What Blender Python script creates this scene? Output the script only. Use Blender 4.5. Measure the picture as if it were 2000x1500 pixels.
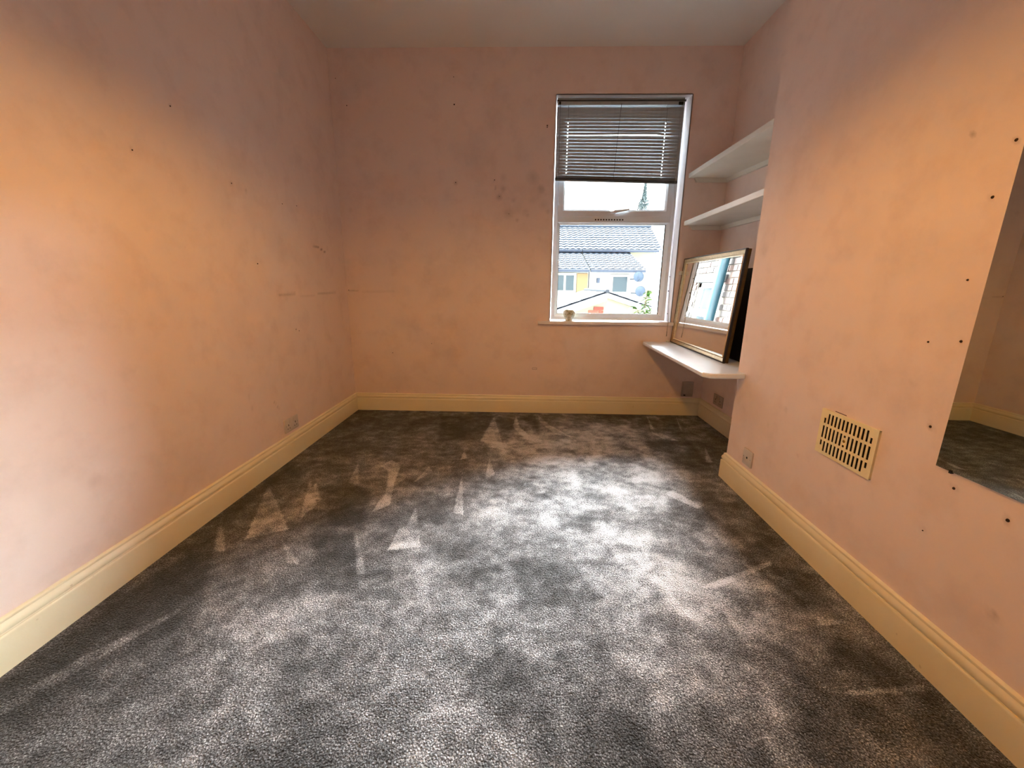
import bpy, bmesh, math, random
import numpy as np
from mathutils import Vector, Matrix

random.seed(7); rng = np.random.default_rng(7)
S = bpy.context.scene
for o in list(bpy.data.objects): bpy.data.objects.remove(o)
COL = S.collection
PI = math.pi

# ------------------------------------------------------------------ camera
cam_d = bpy.data.cameras.new('camera'); cam = bpy.data.objects.new('camera', cam_d); COL.objects.link(cam)
PITCH, YAW, ROLL, FPX = .2377, -.027, .0093, 793.5
CAM_H = 1.05125
fw = Vector((math.sin(YAW)*math.cos(PITCH), math.cos(YAW)*math.cos(PITCH), -math.sin(PITCH)))
rt0 = Vector((math.cos(YAW), -math.sin(YAW), 0)); up0 = rt0.cross(fw)
rt = rt0*math.cos(ROLL) + up0*math.sin(ROLL); up = -rt0*math.sin(ROLL) + up0*math.cos(ROLL)
M = Matrix((rt, up, -fw)).transposed().to_4x4(); M.translation = (0, 0, CAM_H)
cam.matrix_world = M
cam_d.sensor_width = 36; cam_d.lens = FPX*36/2000; cam_d.clip_start = .02; cam_d.clip_end = 300
S.camera = cam

# ------------------------------------------------------------------ world, sun, exposure
W = bpy.data.worlds.new('world'); S.world = W; W.use_nodes = True
nt = W.node_tree; bg = nt.nodes['Background']
bg.inputs['Color'].default_value = (.93, .97, 1, 1); bg.inputs['Strength'].default_value = 6.0
sun_d = bpy.data.lights.new('overcast_sun', 'SUN'); sun = bpy.data.objects.new('overcast_sun', sun_d); COL.objects.link(sun)
sun_d.energy = 120.0; sun_d.angle = math.radians(56); sun_d.color = (.95, .98, 1)
sun.rotation_euler = Vector((-.76, -1, -.98)).to_track_quat('-Z', 'Y').to_euler(); sun.location = (4, 12, 9)
por_d = bpy.data.lights.new('window_portal', 'AREA'); por = bpy.data.objects.new('window_portal', por_d); COL.objects.link(por)
por_d.shape = 'RECTANGLE'; por_d.size = .96; por_d.size_y = 1.65; por_d.cycles.is_portal = True
por.location = (.69, 3.62, 1.57); por.rotation_euler = (-PI/2, 0, 0)
LAMP_W = 27.0; LAMP_COL = (1, .50, .10); LAMP_POS = (-.14, 1.24, 1.98)
S.cycles.max_bounces = 14; S.cycles.diffuse_bounces = 8; S.cycles.transparent_max_bounces = 12; S.cycles.sample_clamp_indirect = 8
S.view_settings.view_transform = 'Standard'; S.view_settings.look = 'None'
S.view_settings.exposure = 0.5; S.view_settings.gamma = 1; S.view_settings.use_curve_mapping = False

# ------------------------------------------------------------------ dimensions (metres)
XL, YB, ZC, XR, XC, YC, YN = -1.430, 3.327, 2.679, 1.495, 1.152, 2.163, .727
YR = -1.0                                       # rear wall, behind the camera
WX0, WX1, WZ0, WZ1 = .212, 1.176, .776, 2.383   # window opening

# ------------------------------------------------------------------ material helpers
def lin(c): return tuple(((v/255)/12.92 if v <= 10 else (((v/255)+.055)/1.055)**2.4) for v in c)
def srgb(r, g, b): return (*lin((r, g, b)), 1)
class N:
    def __init__(s, name):
        s.m = bpy.data.materials.new(name); s.m.use_nodes = True; s.t = s.m.node_tree
        s.b = s.t.nodes['Principled BSDF']; s.out = s.t.nodes['Material Output']; s.obj = None
    def n(s, typ, **kw):
        x = s.t.nodes.new(typ)
        for k, v in kw.items(): setattr(x, k, v)
        return x
    def l(s, a, b): s.t.links.new(a, b)
    def coord(s):
        if not s.obj: s.obj = s.n('ShaderNodeTexCoord').outputs['Object']
        return s.obj
    def pos(s): return s.n('ShaderNodeNewGeometry').outputs['Position']
    def noise(s, scale, detail=3, rough=.5, vec=None):
        x = s.n('ShaderNodeTexNoise'); x.inputs['Scale'].default_value = scale; x.inputs['Detail'].default_value = detail
        x.inputs['Roughness'].default_value = rough; s.l(vec or s.coord(), x.inputs['Vector']); return x.outputs['Fac']
    def ramp(s, fac, stops):
        x = s.n('ShaderNodeValToRGB'); e = x.color_ramp.elements
        while len(e) < len(stops): e.new(.5)
        for i, (p, c) in enumerate(stops): e[i].position = p; e[i].color = c if len(c) == 4 else (*c, 1)
        s.l(fac, x.inputs['Fac']); return x.outputs['Color']
    def mix(s, f, a, b, mode='MIX'):
        x = s.n('ShaderNodeMix', data_type='RGBA', blend_type=mode)
        for k, v in ((0, f), (6, a), (7, b)):
            if hasattr(v, 'node'): s.l(v, x.inputs[k])
            else: x.inputs[k].default_value = v
        return x.outputs[2]
    def math(s, op, a, b=0.0, c=None, clamp=False):
        x = s.n('ShaderNodeMath', operation=op, use_clamp=clamp)
        for i, v in enumerate((a, b) if c is None else (a, b, c)):
            if hasattr(v, 'node'): s.l(v, x.inputs[i])
            else: x.inputs[i].default_value = v
        return x.outputs[0]
    def bump(s, h, strength=.3, dist=.002):
        x = s.n('ShaderNodeBump'); x.inputs['Strength'].default_value = strength; x.inputs['Distance'].default_value = dist
        s.l(h, x.inputs['Height']); s.l(x.outputs['Normal'], s.b.inputs['Normal'])
    def col(s, c):
        if hasattr(c, 'node'): s.l(c, s.b.inputs['Base Color'])
        else: s.b.inputs['Base Color'].default_value = c
    def set(s, rough=.5, metal=0, spec=None):
        s.b.inputs['Roughness'].default_value = rough; s.b.inputs['Metallic'].default_value = metal
        if spec is not None: s.b.inputs['Specular IOR Level'].default_value = spec
def simple(name, c, rough=.5, metal=0, var=.08, scale=20, bump=0, bdist=.001, spec=None):
    m = N(name); f = m.noise(scale, 4)
    dark = tuple(v*(1-var*2) for v in c[:3])+(1,); lite = tuple(min(1, v*(1+var)) for v in c[:3])+(1,)
    m.col(m.ramp(f, [(.25, dark), (.75, lite)])); m.set(rough, metal, spec)
    if bump: m.bump(m.noise(scale*6, 3), bump, bdist)
    return m.m

MT = {}
def wall_mat(name, base, patch):
    m = N(name); p = m.pos()
    f = m.noise(1.7, 4, .55, p); f2 = m.noise(7, 5, .6, p)
    c = m.ramp(f, [(.3, base), (.72, patch)])
    c = m.mix(m.math('MULTIPLY', m.ramp(f2, [(.5, (0, 0, 0)), (.8, (1, 1, 1))]), .22), c, srgb(176, 140, 126))
    a = m.n('ShaderNodeAttribute', attribute_name='stain')
    st = m.math('MULTIPLY', a.outputs['Fac'], m.math('ADD', m.math('MULTIPLY', m.noise(60, 4, .7, p), 1.3), .3), clamp=True)
    c = m.mix(st, c, srgb(92, 62, 48)); m.col(c); m.set(.62, 0, .3)
    h = m.math('ADD', m.noise(14, 3, .5, p), m.math('MULTIPLY', m.noise(420, 2, .5, p), .12))
    m.bump(h, .28, .004)
    return m.m
MT['wall'] = wall_mat('pink_wall_paint', srgb(234, 214, 205), srgb(236, 220, 214))
def ceil_mat():
    m = N('ceiling_paint'); p = m.pos(); m.col(m.ramp(m.noise(1.3, 4, .5, p), [(.3, srgb(232, 232, 228)), (.7, srgb(238, 238, 235))])); m.set(.8, 0, .2)
    m.bump(m.noise(9, 4, .5, p), .15, .004); return m.m
MT['ceiling'] = ceil_mat()
MT['reveal'] = simple('white_reveal_paint', srgb(232, 228, 230), .45, var=.03, scale=9, bump=.1)
def skirt_mat():
    m = N('cream_gloss_paint'); p = m.pos()
    c = m.ramp(m.noise(3, 4, .6, p), [(.3, srgb(231, 221, 188)), (.75, srgb(238, 231, 204))])
    chip = m.ramp(m.noise(38, 2, .4, p), [(.76, (0, 0, 0)), (.79, (1, 1, 1))])
    c = m.mix(m.math('MULTIPLY', chip, .35), c, srgb(170, 150, 115)); m.col(c); m.set(.34, 0, .45)
    m.bump(m.noise(26, 4, .6, p), .16, .003); return m.m
MT['skirt'] = skirt_mat()
def carpet_mat():
    m = N('grey_twist_pile_carpet'); p = m.pos()
    nap_and_light = m.n('ShaderNodeAttribute', attribute_name='nap_and_light').outputs['Fac']
    v = m.n('ShaderNodeTexVoronoi', feature='F1'); v.inputs['Scale'].default_value = 190; m.l(p, v.inputs['Vector'])
    tuft = m.noise(230, 3, .75, p)
    mid = m.noise(22, 4, .6, p)
    t = m.math('ADD', m.math('MULTIPLY', m.math('SUBTRACT', tuft, .5), 2.6), .5)
    t = m.math('ADD', t, m.math('MULTIPLY', m.math('SUBTRACT', v.outputs['Distance'], .45), -.35))
    t = m.math('ADD', t, m.math('MULTIPLY', m.math('SUBTRACT', nap_and_light, .5), .95))
    t = m.math('ADD', t, m.math('MULTIPLY', m.math('SUBTRACT', mid, .5), .7))
    c = m.ramp(t, [(0, srgb(22, 23, 24)), (.35, srgb(74, 76, 79)), (.65, srgb(129, 132, 136)), (1, srgb(220, 222, 226))])
    m.col(c); m.set(.95, 0, .1)
    m.b.inputs['Sheen Weight'].default_value = .15; m.b.inputs['Sheen Roughness'].default_value = .5
    m.bump(m.math('ADD', v.outputs['Distance'], tuft), .9, .006)
    return m.m
MT['carpet'] = carpet_mat()
MT['upvc'] = simple('white_window_plastic', srgb(236, 242, 248), .3, var=.02, scale=12)
MT['rubber'] = simple('black_rubber_gasket', srgb(28, 28, 30), .6)
MT['blind'] = simple('grey_aluminium_slat', srgb(170, 176, 180), .42, metal=.15, var=.06, scale=30)
MT['blind_dark'] = simple('dark_grey_rail', srgb(62, 66, 70), .4, metal=.2)
MT['cord'] = simple('dark_cord', srgb(70, 68, 62), .8)
MT['cord_light'] = simple('grey_pull_cord', srgb(150, 140, 125), .8)
MT['shelf'] = simple('white_gloss_shelf', srgb(232, 232, 224), .3, var=.03, scale=7, bump=.06)
MT['desk'] = simple('white_laminate', srgb(234, 241, 250), .25, var=.015, scale=8)
MT['plastic'] = simple('white_socket_plastic', srgb(205, 196, 190), .35, var=.03)
MT['plastic_dark'] = simple('darker_plate_plastic', srgb(176, 160, 150), .45, var=.06)  # darker plastic for the two plates below the desk shelf
MT['vent'] = simple('cream_vent_plastic', srgb(240, 228, 184), .4, var=.04, scale=25)
MT['black'] = simple('black_void', srgb(10, 9, 8), .8)
MT['hole'] = simple('dark_nail_hole', srgb(48, 26, 16), .9)
MT['brass'] = simple('brass_screw', srgb(150, 120, 70), .35, metal=.8)
MT['steel'] = simple('steel_screw', srgb(140, 140, 140), .35, metal=.9)
MT['gold'] = simple('aged_gold_frame', srgb(172, 150, 112), .36, metal=.55, var=.14, scale=45, bump=.15)
MT['gold_lip'] = simple('pale_gold_lip', srgb(214, 196, 158), .3, metal=.4, var=.1, scale=60)
MT['frame_black'] = simple('black_frame_edge', srgb(24, 18, 15), .3, var=.1)
MT['frame_bronze'] = simple('dark_bronze_side', srgb(92, 66, 30), .35, metal=.5, var=.2, scale=30)
MT['backing'] = simple('dark_backing_board', srgb(30, 22, 19), .9)
def mirror_mat(name, tint, r):
    m = N(name); m.col(tint); m.set(r, 1); return m.m
MT['mirror'] = mirror_mat('mirror_silver', (.93, .95, .95, 1), .0)
MT['mirror_dimmed'] = mirror_mat('dimmed_mirror_silver', (.68, .73, .68, 1), .01)  # dimmer reflection in the wall mirror put into its tint
def glass_mat():
    m = N('window_glass'); tr = m.n('ShaderNodeBsdfTransparent'); gl = m.n('ShaderNodeBsdfGlossy'); gl.inputs['Roughness'].default_value = 0
    fr = m.n('ShaderNodeFresnel'); fr.inputs['IOR'].default_value = 1.45; mx = m.n('ShaderNodeMixShader')
    tr.inputs['Color'].default_value = (.96, .985, .98, 1)
    m.l(fr.outputs[0], mx.inputs[0]); m.l(tr.outputs[0], mx.inputs[1]); m.l(gl.outputs[0], mx.inputs[2]); m.l(mx.outputs[0], m.out.inputs['Surface'])
    return m.m
MT['glass'] = glass_mat()
def pot_mat():
    m = N('mottled_glazed_pot'); c = m.ramp(m.noise(38, 4, .6), [(.35, srgb(150, 150, 118)), (.5, srgb(205, 204, 182)), (.7, srgb(236, 236, 226))])
    m.col(c); m.set(.25); return m.m
MT['pot'] = pot_mat()
MT['tan'] = simple('tan_render', srgb(120, 94, 66), .9, var=.05)
MT['render'] = simple('cream_render', srgb(128, 125, 106), .9, var=.03, scale=1)
MT['white_render'] = simple('white_render', srgb(152, 152, 148), .9, var=.02, scale=1)
MT['tile'] = simple('slate_blue_roof_tile', srgb(54, 64, 78), .9, var=.12, scale=1.2)
MT['slate'] = simple('grey_roof_slate', srgb(46, 54, 64), .85, var=.12, scale=3)
MT['gutter'] = simple('dark_gutter', srgb(40, 50, 68), .6)
MT['ext_glass'] = simple('far_window_glass', srgb(34, 50, 58), .2, var=.04)
MT['dish'] = simple('blue_grey_dish', srgb(46, 62, 82), .5)
MT['mortar'] = simple('pale_mortar', srgb(84, 79, 72), .95, var=.06, scale=12)
MT['brick'] = [simple('weathered_brick_%d' % i, c, .9, var=.18, scale=14, bump=.4, bdist=.003) for i, c in
               enumerate((srgb(58, 40, 36), srgb(50, 38, 36), srgb(66, 45, 38), srgb(42, 36, 35)))]
MT['red_brick'] = [simple('red_brick_%d' % i, c, .9, var=.1, scale=20) for i, c in enumerate((srgb(140, 60, 46), srgb(150, 70, 56), srgb(128, 52, 42)))]
MT['teal'] = simple('overexposed_black_pipe', srgb(16, 54, 66), .4, var=.12, scale=30)  # black pipe; the teal cast of its overexposure is put into the colour
MT['lintel'] = simple('dark_stone_lintel', srgb(26, 25, 28), .9, var=.15, scale=20)
MT['leaf'] = [simple('leaf_green_%d' % i, c, .5, var=.1) for i, c in enumerate((srgb(44, 80, 20), srgb(62, 92, 24), srgb(30, 62, 20)))]
MT['stem'] = simple('plant_stem', srgb(110, 96, 70), .8)
MT['tree'] = simple('hazy_tree_foliage', srgb(64, 78, 80), .8, var=.1, scale=3)  # grey-blue distance haze put into the foliage colour
MT['grass'] = simple('yard_ground', srgb(178, 178, 172), .95, var=.2, scale=1)
MT['chimney'] = simple('chimney_brick', srgb(200, 170, 150), .9)
def shade_mat():
    m = N('cream_fabric_shade'); m.col(srgb(226, 205, 170)); m.set(.9)
    tr = m.n('ShaderNodeBsdfTranslucent'); tr.inputs['Color'].default_value = srgb(240, 215, 180); mx = m.n('ShaderNodeMixShader'); mx.inputs[0].default_value = .12
    m.l(m.b.outputs[0], mx.inputs[1]); m.l(tr.outputs[0], mx.inputs[2]); m.l(mx.outputs[0], m.out.inputs['Surface']); return m.m
MT['shade'] = shade_mat()

# ------------------------------------------------------------------ mesh helpers
def box(bm, a, b, bevel=0):
    x0, y0, z0 = (min(a[i], b[i]) for i in range(3)); x1, y1, z1 = (max(a[i], b[i]) for i in range(3))
    v = [bm.verts.new(p) for p in ((x0,y0,z0),(x1,y0,z0),(x1,y1,z0),(x0,y1,z0),(x0,y0,z1),(x1,y0,z1),(x1,y1,z1),(x0,y1,z1))]
    fs = [bm.faces.new([v[i] for i in f]) for f in ((0,3,2,1),(4,5,6,7),(0,1,5,4),(1,2,6,5),(2,3,7,6),(3,0,4,7))]
    if bevel:
        es = list({e for f in fs for e in f.edges}); bmesh.ops.bevel(bm, geom=es, offset=bevel, segments=2, affect='EDGES', profile=.5)
    return v
def tube(bm, pts, r, seg=8, r1=None, cap=True):
    pts = [Vector(p) for p in pts]; rings = []
    for i, p in enumerate(pts):
        d = (pts[min(i+1, len(pts)-1)] - pts[max(i-1, 0)]).normalized()
        a = d.orthogonal().normalized() if not rings else (pa - d*pa.dot(d)).normalized()
        pa = a; b = d.cross(a); rr = r if r1 is None else r + (r1-r)*i/(len(pts)-1)
        rings.append([bm.verts.new(p + (a*math.cos(t) + b*math.sin(t))*rr) for t in [2*PI*k/seg for k in range(seg)]])
    for q, w in zip(rings, rings[1:]):
        for k in range(seg): bm.faces.new((q[k], q[(k+1) % seg], w[(k+1) % seg], w[k]))
    if cap: bm.faces.new(rings[0][::-1]); bm.faces.new(rings[-1])
def lathe(bm, prof, c=(0,0,0), seg=32, ax='z'):
    rings = []
    for r, h in prof:
        ring = []
        for k in range(seg):
            t = 2*PI*k/seg; x, y = r*math.cos(t), r*math.sin(t)
            p = {'z': (x, y, h), 'x': (h, x, y), 'y': (x, h, y)}[ax]
            ring.append(bm.verts.new(Vector(c)+Vector(p)))
        rings.append(ring)
    for q, w in zip(rings, rings[1:]):
        for k in range(seg): bm.faces.new((q[k], q[(k+1) % seg], w[(k+1) % seg], w[k]))
    if prof[0][0] > 1e-5: bm.faces.new(rings[0][::-1])
    if prof[-1][0] > 1e-5: bm.faces.new(rings[-1])
    bmesh.ops.remove_doubles(bm, verts=bm.verts, dist=1e-6)
def prism(bm, poly, d):                      # poly of 3-D points, extruded by vector d
    a = [bm.verts.new(p) for p in poly]; b = [bm.verts.new(Vector(p)+Vector(d)) for p in poly]; n = len(poly)
    bm.faces.new(a[::-1]); bm.faces.new(b)
    for i in range(n): bm.faces.new((a[i], a[(i+1) % n], b[(i+1) % n], b[i]))
def obj(name, bm, mat, parent=None, loc=None, smooth=False, label=None):
    bmesh.ops.recalc_face_normals(bm, faces=bm.faces)
    me = bpy.data.meshes.new(name); bm.to_mesh(me); bm.free()
    if smooth:
        for p in me.polygons: p.use_smooth = True
        if smooth == 'auto':
            me.set_sharp_from_angle(angle=math.radians(35))
    me.materials.append(mat)
    o = bpy.data.objects.new(name, me); COL.objects.link(o)
    if loc is not None: o.location = loc
    if parent is not None: o.parent = parent
    if label: o['label'] = label
    return o
def part(name, parent, mat, fn, smooth=False, label=None):      # fn adds geometry in world space; stored relative to the thing's base
    bm = bmesh.new(); fn(bm); o = obj(name, bm, mat, None, None, smooth, label)
    root = Vector((0,0,0)); q = parent
    while q is not None: root += q.location; q = q.parent
    o.data.transform(Matrix.Translation(-root)); o.parent = parent
    return o
def thing(name, label, cat, loc=(0,0,0), group=None):
    o = bpy.data.objects.new(name, None); COL.objects.link(o); o.location = loc; o.empty_display_size = .05
    o['label'] = label; o['category'] = cat
    if group: o['group'] = group
    return o
def tag(o, label, cat, group=None):
    o['label'] = label; o['category'] = cat
    if group: o['group'] = group
    return o
def struct(o, label=None):
    o['kind'] = 'structure'
    if label: o['label'] = label
    return o
def B(a, b, bev=0): return lambda bm: box(bm, a, b, bev)

# ------------------------------------------------------------------ gridded surfaces carrying a painted-on map of wear, and of daylight on the floor
def grid_surface(name, mat, rects, step, fn, to3d, attr, extra=None):
    """rects in surface (a,b) coordinates; fn(A,B)->value array; to3d(a,b)->xyz"""
    vs, fs, vals, off = [], [], [], 0
    for (a0, a1, b0, b1) in rects:
        na, nb = max(1, round((a1-a0)/step)), max(1, round((b1-b0)/step))
        A, Bq = np.meshgrid(np.linspace(a0, a1, na+1), np.linspace(b0, b1, nb+1), indexing='ij')
        vals.append(fn(A, Bq).ravel()); vs.append(to3d(A.ravel(), Bq.ravel()))
        i, j = np.meshgrid(np.arange(na), np.arange(nb), indexing='ij'); k = (i*(nb+1)+j).ravel()+off
        fs.append(np.stack([k, k+nb+1, k+nb+2, k+1], 1)); off += (na+1)*(nb+1)
    V = np.concatenate(vs); F = np.concatenate(fs); val = np.concatenate(vals)
    if extra:                                   # extra = (verts, quads) closing the slab behind the face
        ev, ef = extra; F = np.concatenate([F, np.array(ef)+len(V)]); V = np.concatenate([V, np.array(ev, float)]); val = np.concatenate([val, np.zeros(len(ev))])
    me = bpy.data.meshes.new(name); me.vertices.add(len(V)); me.vertices.foreach_set('co', V.astype(np.float32).ravel())
    me.loops.add(F.size); me.loops.foreach_set('vertex_index', F.astype(np.int32).ravel())
    me.polygons.add(len(F)); me.polygons.foreach_set('loop_start', (np.arange(len(F))*4).astype(np.int32))
    me.update(calc_edges=True); me.validate()
    at = me.attributes.new(attr, 'FLOAT', 'POINT'); at.data.foreach_set('value', val.astype(np.float32))
    me.materials.append(mat); o = bpy.data.objects.new(name, me); COL.objects.link(o); return struct(o)
def inside(A, Bq, poly):
    r = np.zeros(A.shape, bool); n = len(poly)
    for i in range(n):
        (x1, y1), (x2, y2) = poly[i], poly[(i+1) % n]
        if y1 == y2: continue
        c = ((y1 > Bq) != (y2 > Bq)) & (A < (x2-x1)*(Bq-y1)/(y2-y1)+x1); r ^= c
    return r
def blur(Z, k):
    for ax in (0, 1):
        c = np.cumsum(np.insert(np.pad(Z, [(k, k) if i == ax else (0, 0) for i in (0, 1)], mode='edge'), 0, 0, axis=ax), axis=ax)
        n = Z.shape[ax]; sl = lambda s: tuple(slice(s, s+n) if i == ax else slice(None) for i in (0, 1))
        Z = (c[sl(2*k+1)]-c[sl(0)])/(2*k+1)
    return Z
def smooth_noise(A, Bq, cell, seed):
    r = np.random.default_rng(seed); G = r.random((256, 256)); x, y = A/cell+100, Bq/cell+100
    i, j = np.floor(x).astype(int), np.floor(y).astype(int); u, v = x-i, y-j; u, v = u*u*(3-2*u), v*v*(3-2*v); g = lambda p, q: G[p % 256, q % 256]
    return (g(i, j)*(1-u)+g(i+1, j)*u)*(1-v)+(g(i, j+1)*(1-u)+g(i+1, j+1)*u)*v
def fbm(A, Bq, cell, seed, o=4):
    s = 0; a = .5; t = 0
    for k in range(o): s = s+a*smooth_noise(A, Bq, cell/2**k, seed+k); t += a; a *= .6
    return s/t

# vacuum, foot and furniture marks where the pile lies the other way; broad ones also paint daylight in (floor metres)
NAP_LIGHT = [
  [(-0.23,3.20),(-0.29,2.63),(-0.14,2.66)],[(-0.05,3.24),(-0.07,2.95),(0.02,2.69),(0.10,2.66),(-0.02,2.95)],
  [(0.13,3.26),(0.14,3.06),(0.24,2.81),(0.36,2.75),(0.21,3.01)],[(-0.99,2.26),(-0.94,1.99),(-0.88,1.99)],[(-1.12,2.00),(-1.08,1.83),(-1.00,1.81)],
  [(-0.72,1.56),(-0.68,1.45),(-0.61,1.29),(-0.57,1.29)],[(-0.84,2.21),(-0.80,2.30),(-0.72,2.23),(-0.69,2.00),(-0.64,1.78),(-0.71,1.71),(-0.70,1.89),(-0.77,2.15)],
  [(-0.51,2.15),(-0.59,2.01),(-0.55,2.22)],[(-0.38,2.50),(-0.38,2.32),(-0.34,2.35)],[(-0.51,1.77),(-0.41,1.46),(-0.54,1.43),(-0.54,1.58),(-0.51,1.61)],
  [(-0.34,2.15),(-0.27,1.71),(-0.32,1.72)],[(-0.20,2.36),(-0.20,2.07),(-0.15,2.13)],[(1.05,3.30),(0.96,2.87),(1.01,2.74),(1.11,2.71),(1.00,2.92)],
  [(1.29,3.29),(1.19,2.92),(1.21,2.93)],[(0.75,1.95),(0.86,1.81),(0.89,1.83),(0.81,2.00)],[(1.25,2.64),(1.14,2.36),(1.18,2.36)],
  [(-1.36,1.96),(-1.02,1.56),(-1.16,1.48),(-1.25,1.69)],[(-1.17,2.03),(-1.01,1.63),(-1.00,1.77)],[(-1.41,1.68),(-1.23,1.39),(-1.19,1.40)],
  [(-1.02,1.50),(-0.84,1.33),(-0.90,1.34)],[(-1.32,0.78),(-1.26,0.91),(-1.13,1.10),(-1.11,1.09),(-1.22,0.87),(-1.28,0.75)],
  [(0.65,1.27),(0.99,1.43),(0.99,1.41),(0.71,1.27)],[(0.98,1.15),(1.07,1.13),(0.96,1.11)],[(-0.93,1.00),(-0.84,0.92),(-0.86,0.92)],
  [(0.86,0.89),(1.11,0.92),(1.10,0.90),(0.88,0.88)],[(-0.20,2.98),(-0.27,2.56),(-0.11,2.48)]]
NAP_AND_DAYLIGHT = [  # paler pile, with the window's daylight on the carpet painted in
  [(-0.13,2.76),(0.87,3.17),(1.16,2.73),(0.93,1.99),(0.58,1.73),(0.44,1.96),(0.20,1.95),(-0.01,1.62),(-0.21,1.73),(-0.09,2.32)],
  [(-0.02,1.79),(0.33,1.96),(0.44,1.72),(0.10,1.54)],[(-0.78,1.26),(-0.56,1.10),(-0.55,0.93),(-0.71,1.01)],[(0.31,1.67),(0.62,1.60),(0.64,1.37),(0.32,1.33)],
  [(-1.06,1.10),(-0.85,1.13),(-0.66,0.91),(-0.81,0.86)],[(0.48,1.36),(0.90,1.35),(0.91,1.04),(0.49,1.08)],[(0.26,1.01),(0.72,0.98),(0.71,0.82),(0.31,0.81)]]
NAP_DARK = [
  [(-0.19,1.26),(-0.18,1.33),(-0.12,1.37),(-0.06,1.35),(-0.08,1.32),(-0.13,1.31)],[(0.27,1.75),(0.43,1.79),(0.41,1.65),(0.25,1.63)],
  [(0.76,1.91),(0.89,1.81),(0.93,1.74),(0.72,1.58),(0.67,1.66)],[(-0.66,3.17),(-0.23,3.20),(-0.28,2.68),(-0.58,2.62)],[(-0.20,3.20),(-0.06,3.15),(-0.06,2.73),(-0.13,2.68)],
  [(-0.03,3.21),(0.12,3.22),(0.12,2.87)],[(0.86,2.70),(1.18,2.71),(1.14,2.30),(0.84,2.23)],[(-1.07,1.94),(-0.87,1.97),(-0.79,1.93),(-0.70,1.57),(-0.84,1.60)],
  [(-0.90,1.53),(-0.72,1.54),(-0.58,1.22),(-0.70,1.19)],[(-0.36,1.47),(-0.19,1.50),(-0.21,1.39),(-0.32,1.38)],
  [(-1.25,0.72),(-1.16,0.88),(-1.04,1.08),(-1.42,1.68),(-1.35,2.34),(-1.32,1.52),(-1.38,0.82)],[(1.09,1.62),(1.10,1.21),(0.94,1.18),(0.89,1.47)],
  [(1.00,1.08),(1.10,0.92),(0.95,0.90),(0.90,1.02)],[(-0.03,1.37),(0.21,1.41),(0.29,1.20),(0.01,1.14)]]
def nap_and_light(A, Bq):
    def mask(polys): 
        m = np.zeros(A.shape)
        for p in polys: m = np.maximum(m, inside(A, Bq, p))
        return m
    n1 = fbm(A*1.1+Bq*.3, Bq*.8, .34, 3, 5); n2 = fbm(A, Bq*1.3, .12, 11, 4)
    streak = fbm(A*2.2, Bq*.55, .2, 31, 4)
    n3 = fbm(A*.9, Bq*1.1, .055, 71, 3); rg = fbm(A, Bq*1.2, .16, 91, 3); ridge = np.clip(1-np.abs(rg-.5)/.012, 0, 1)*(smooth_noise(A, Bq, .2, 5) > .55)
    v = .47+(n1-.5)*.42+(n2-.5)*.55+(streak-.5)*.22+(n3-.5)*.38-ridge*.16
    v = v+.10*np.clip((A+.55)/.5, 0, 1)*np.clip((3.1-Bq)/.3, 0, 1)*np.clip((1.05-A)/.2, 0, 1)-.05-.09*np.clip((1.15-Bq)/.4, 0, 1)  # bright mid-floor and dim foreground: daylight falloff put into the pile tone
    wob = (fbm(A, Bq, .1, 50, 3)-.5)*2
    broad = blur(mask(NAP_AND_DAYLIGHT), 8); v = v+broad*(.20+.30*wob)
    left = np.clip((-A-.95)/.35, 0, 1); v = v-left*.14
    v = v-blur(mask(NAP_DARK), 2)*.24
    sharp = blur(mask(NAP_LIGHT), 0); grad = .75+.6*wob
    return np.clip(v+sharp*.36*grad, 0, 1)
floor = grid_surface('floor', MT['carpet'], [(XL-.1, XR+.1, YR-.1, YB+.05)], .007, nap_and_light, lambda a, b: np.stack([a, b, np.zeros_like(a)], 1), 'nap_and_light',
    ([(XL-.1, YR-.1, -.12), (XR+.1, YR-.1, -.12), (XR+.1, YB+.05, -.12), (XL-.1, YB+.05, -.12)], [(0, 3, 2, 1)]))
floor['label'] = 'grey twist pile carpet with pale brushed and vacuumed marks'

def stains(spots, lines, seed, amb=.0):
    def f(A, Bq):
        v = np.zeros(A.shape); w = fbm(A, Bq, .03, seed, 3)
        for x, z, r, s in spots:
            d = np.hypot(A-x, Bq-z)/(r*(.7+.6*w)); v = np.maximum(v, .62*s*np.clip(1.25-d, 0, 1))
        for x0, z0, x1, z1, r, s in lines:
            L = math.hypot(x1-x0, z1-z0); t = np.clip(((A-x0)*(x1-x0)+(Bq-z0)*(z1-z0))/L**2, 0, 1)
            d = np.hypot(A-x0-t*(x1-x0), Bq-z0-t*(z1-z0))/(r*(.5+w)); v = np.maximum(v, s*np.clip(1.2-d, 0, 1))
        return v+amb*np.clip(fbm(A, Bq, .25, seed+5, 4)-.55, 0, 1)*2
    return f
back_spots = [(-.53,1.80,.018,.5),(-.17,1.84,.028,.22),(-.2,1.705,.026,.55),(-.17,1.76,.022,.35),(-.129,1.587,.038,.3),(-.062,1.54,.013,.5),(.0,1.6,.03,.22),
    (.016,1.575,.016,.3),(.053,1.839,.048,.34),(.116,1.761,.032,.38),(.14,1.65,.04,.2),(.171,1.603,.02,.3),(.193,1.909,.02,.3),(.05,1.68,.03,.15),(-.09,1.68,.02,.25),(-.05,1.63,.05,.12),
    (.15,2.184,.008,.6),(-1.348,1.608,.02,.2),(-.6,.5,.06,.12),(.115,1.4,.02,.12),(-.7,.55,.1,.06)]
back_lines = [(-.235,1.82,-.232,1.76,.005,.5),(-1.416,1.0,-1.34,.998,.006,.25),(-1.3,.99,-1.05,.998,.012,.1)]
bs = stains(back_spots, back_lines, 5, .16)
Q = YB+.27
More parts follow.
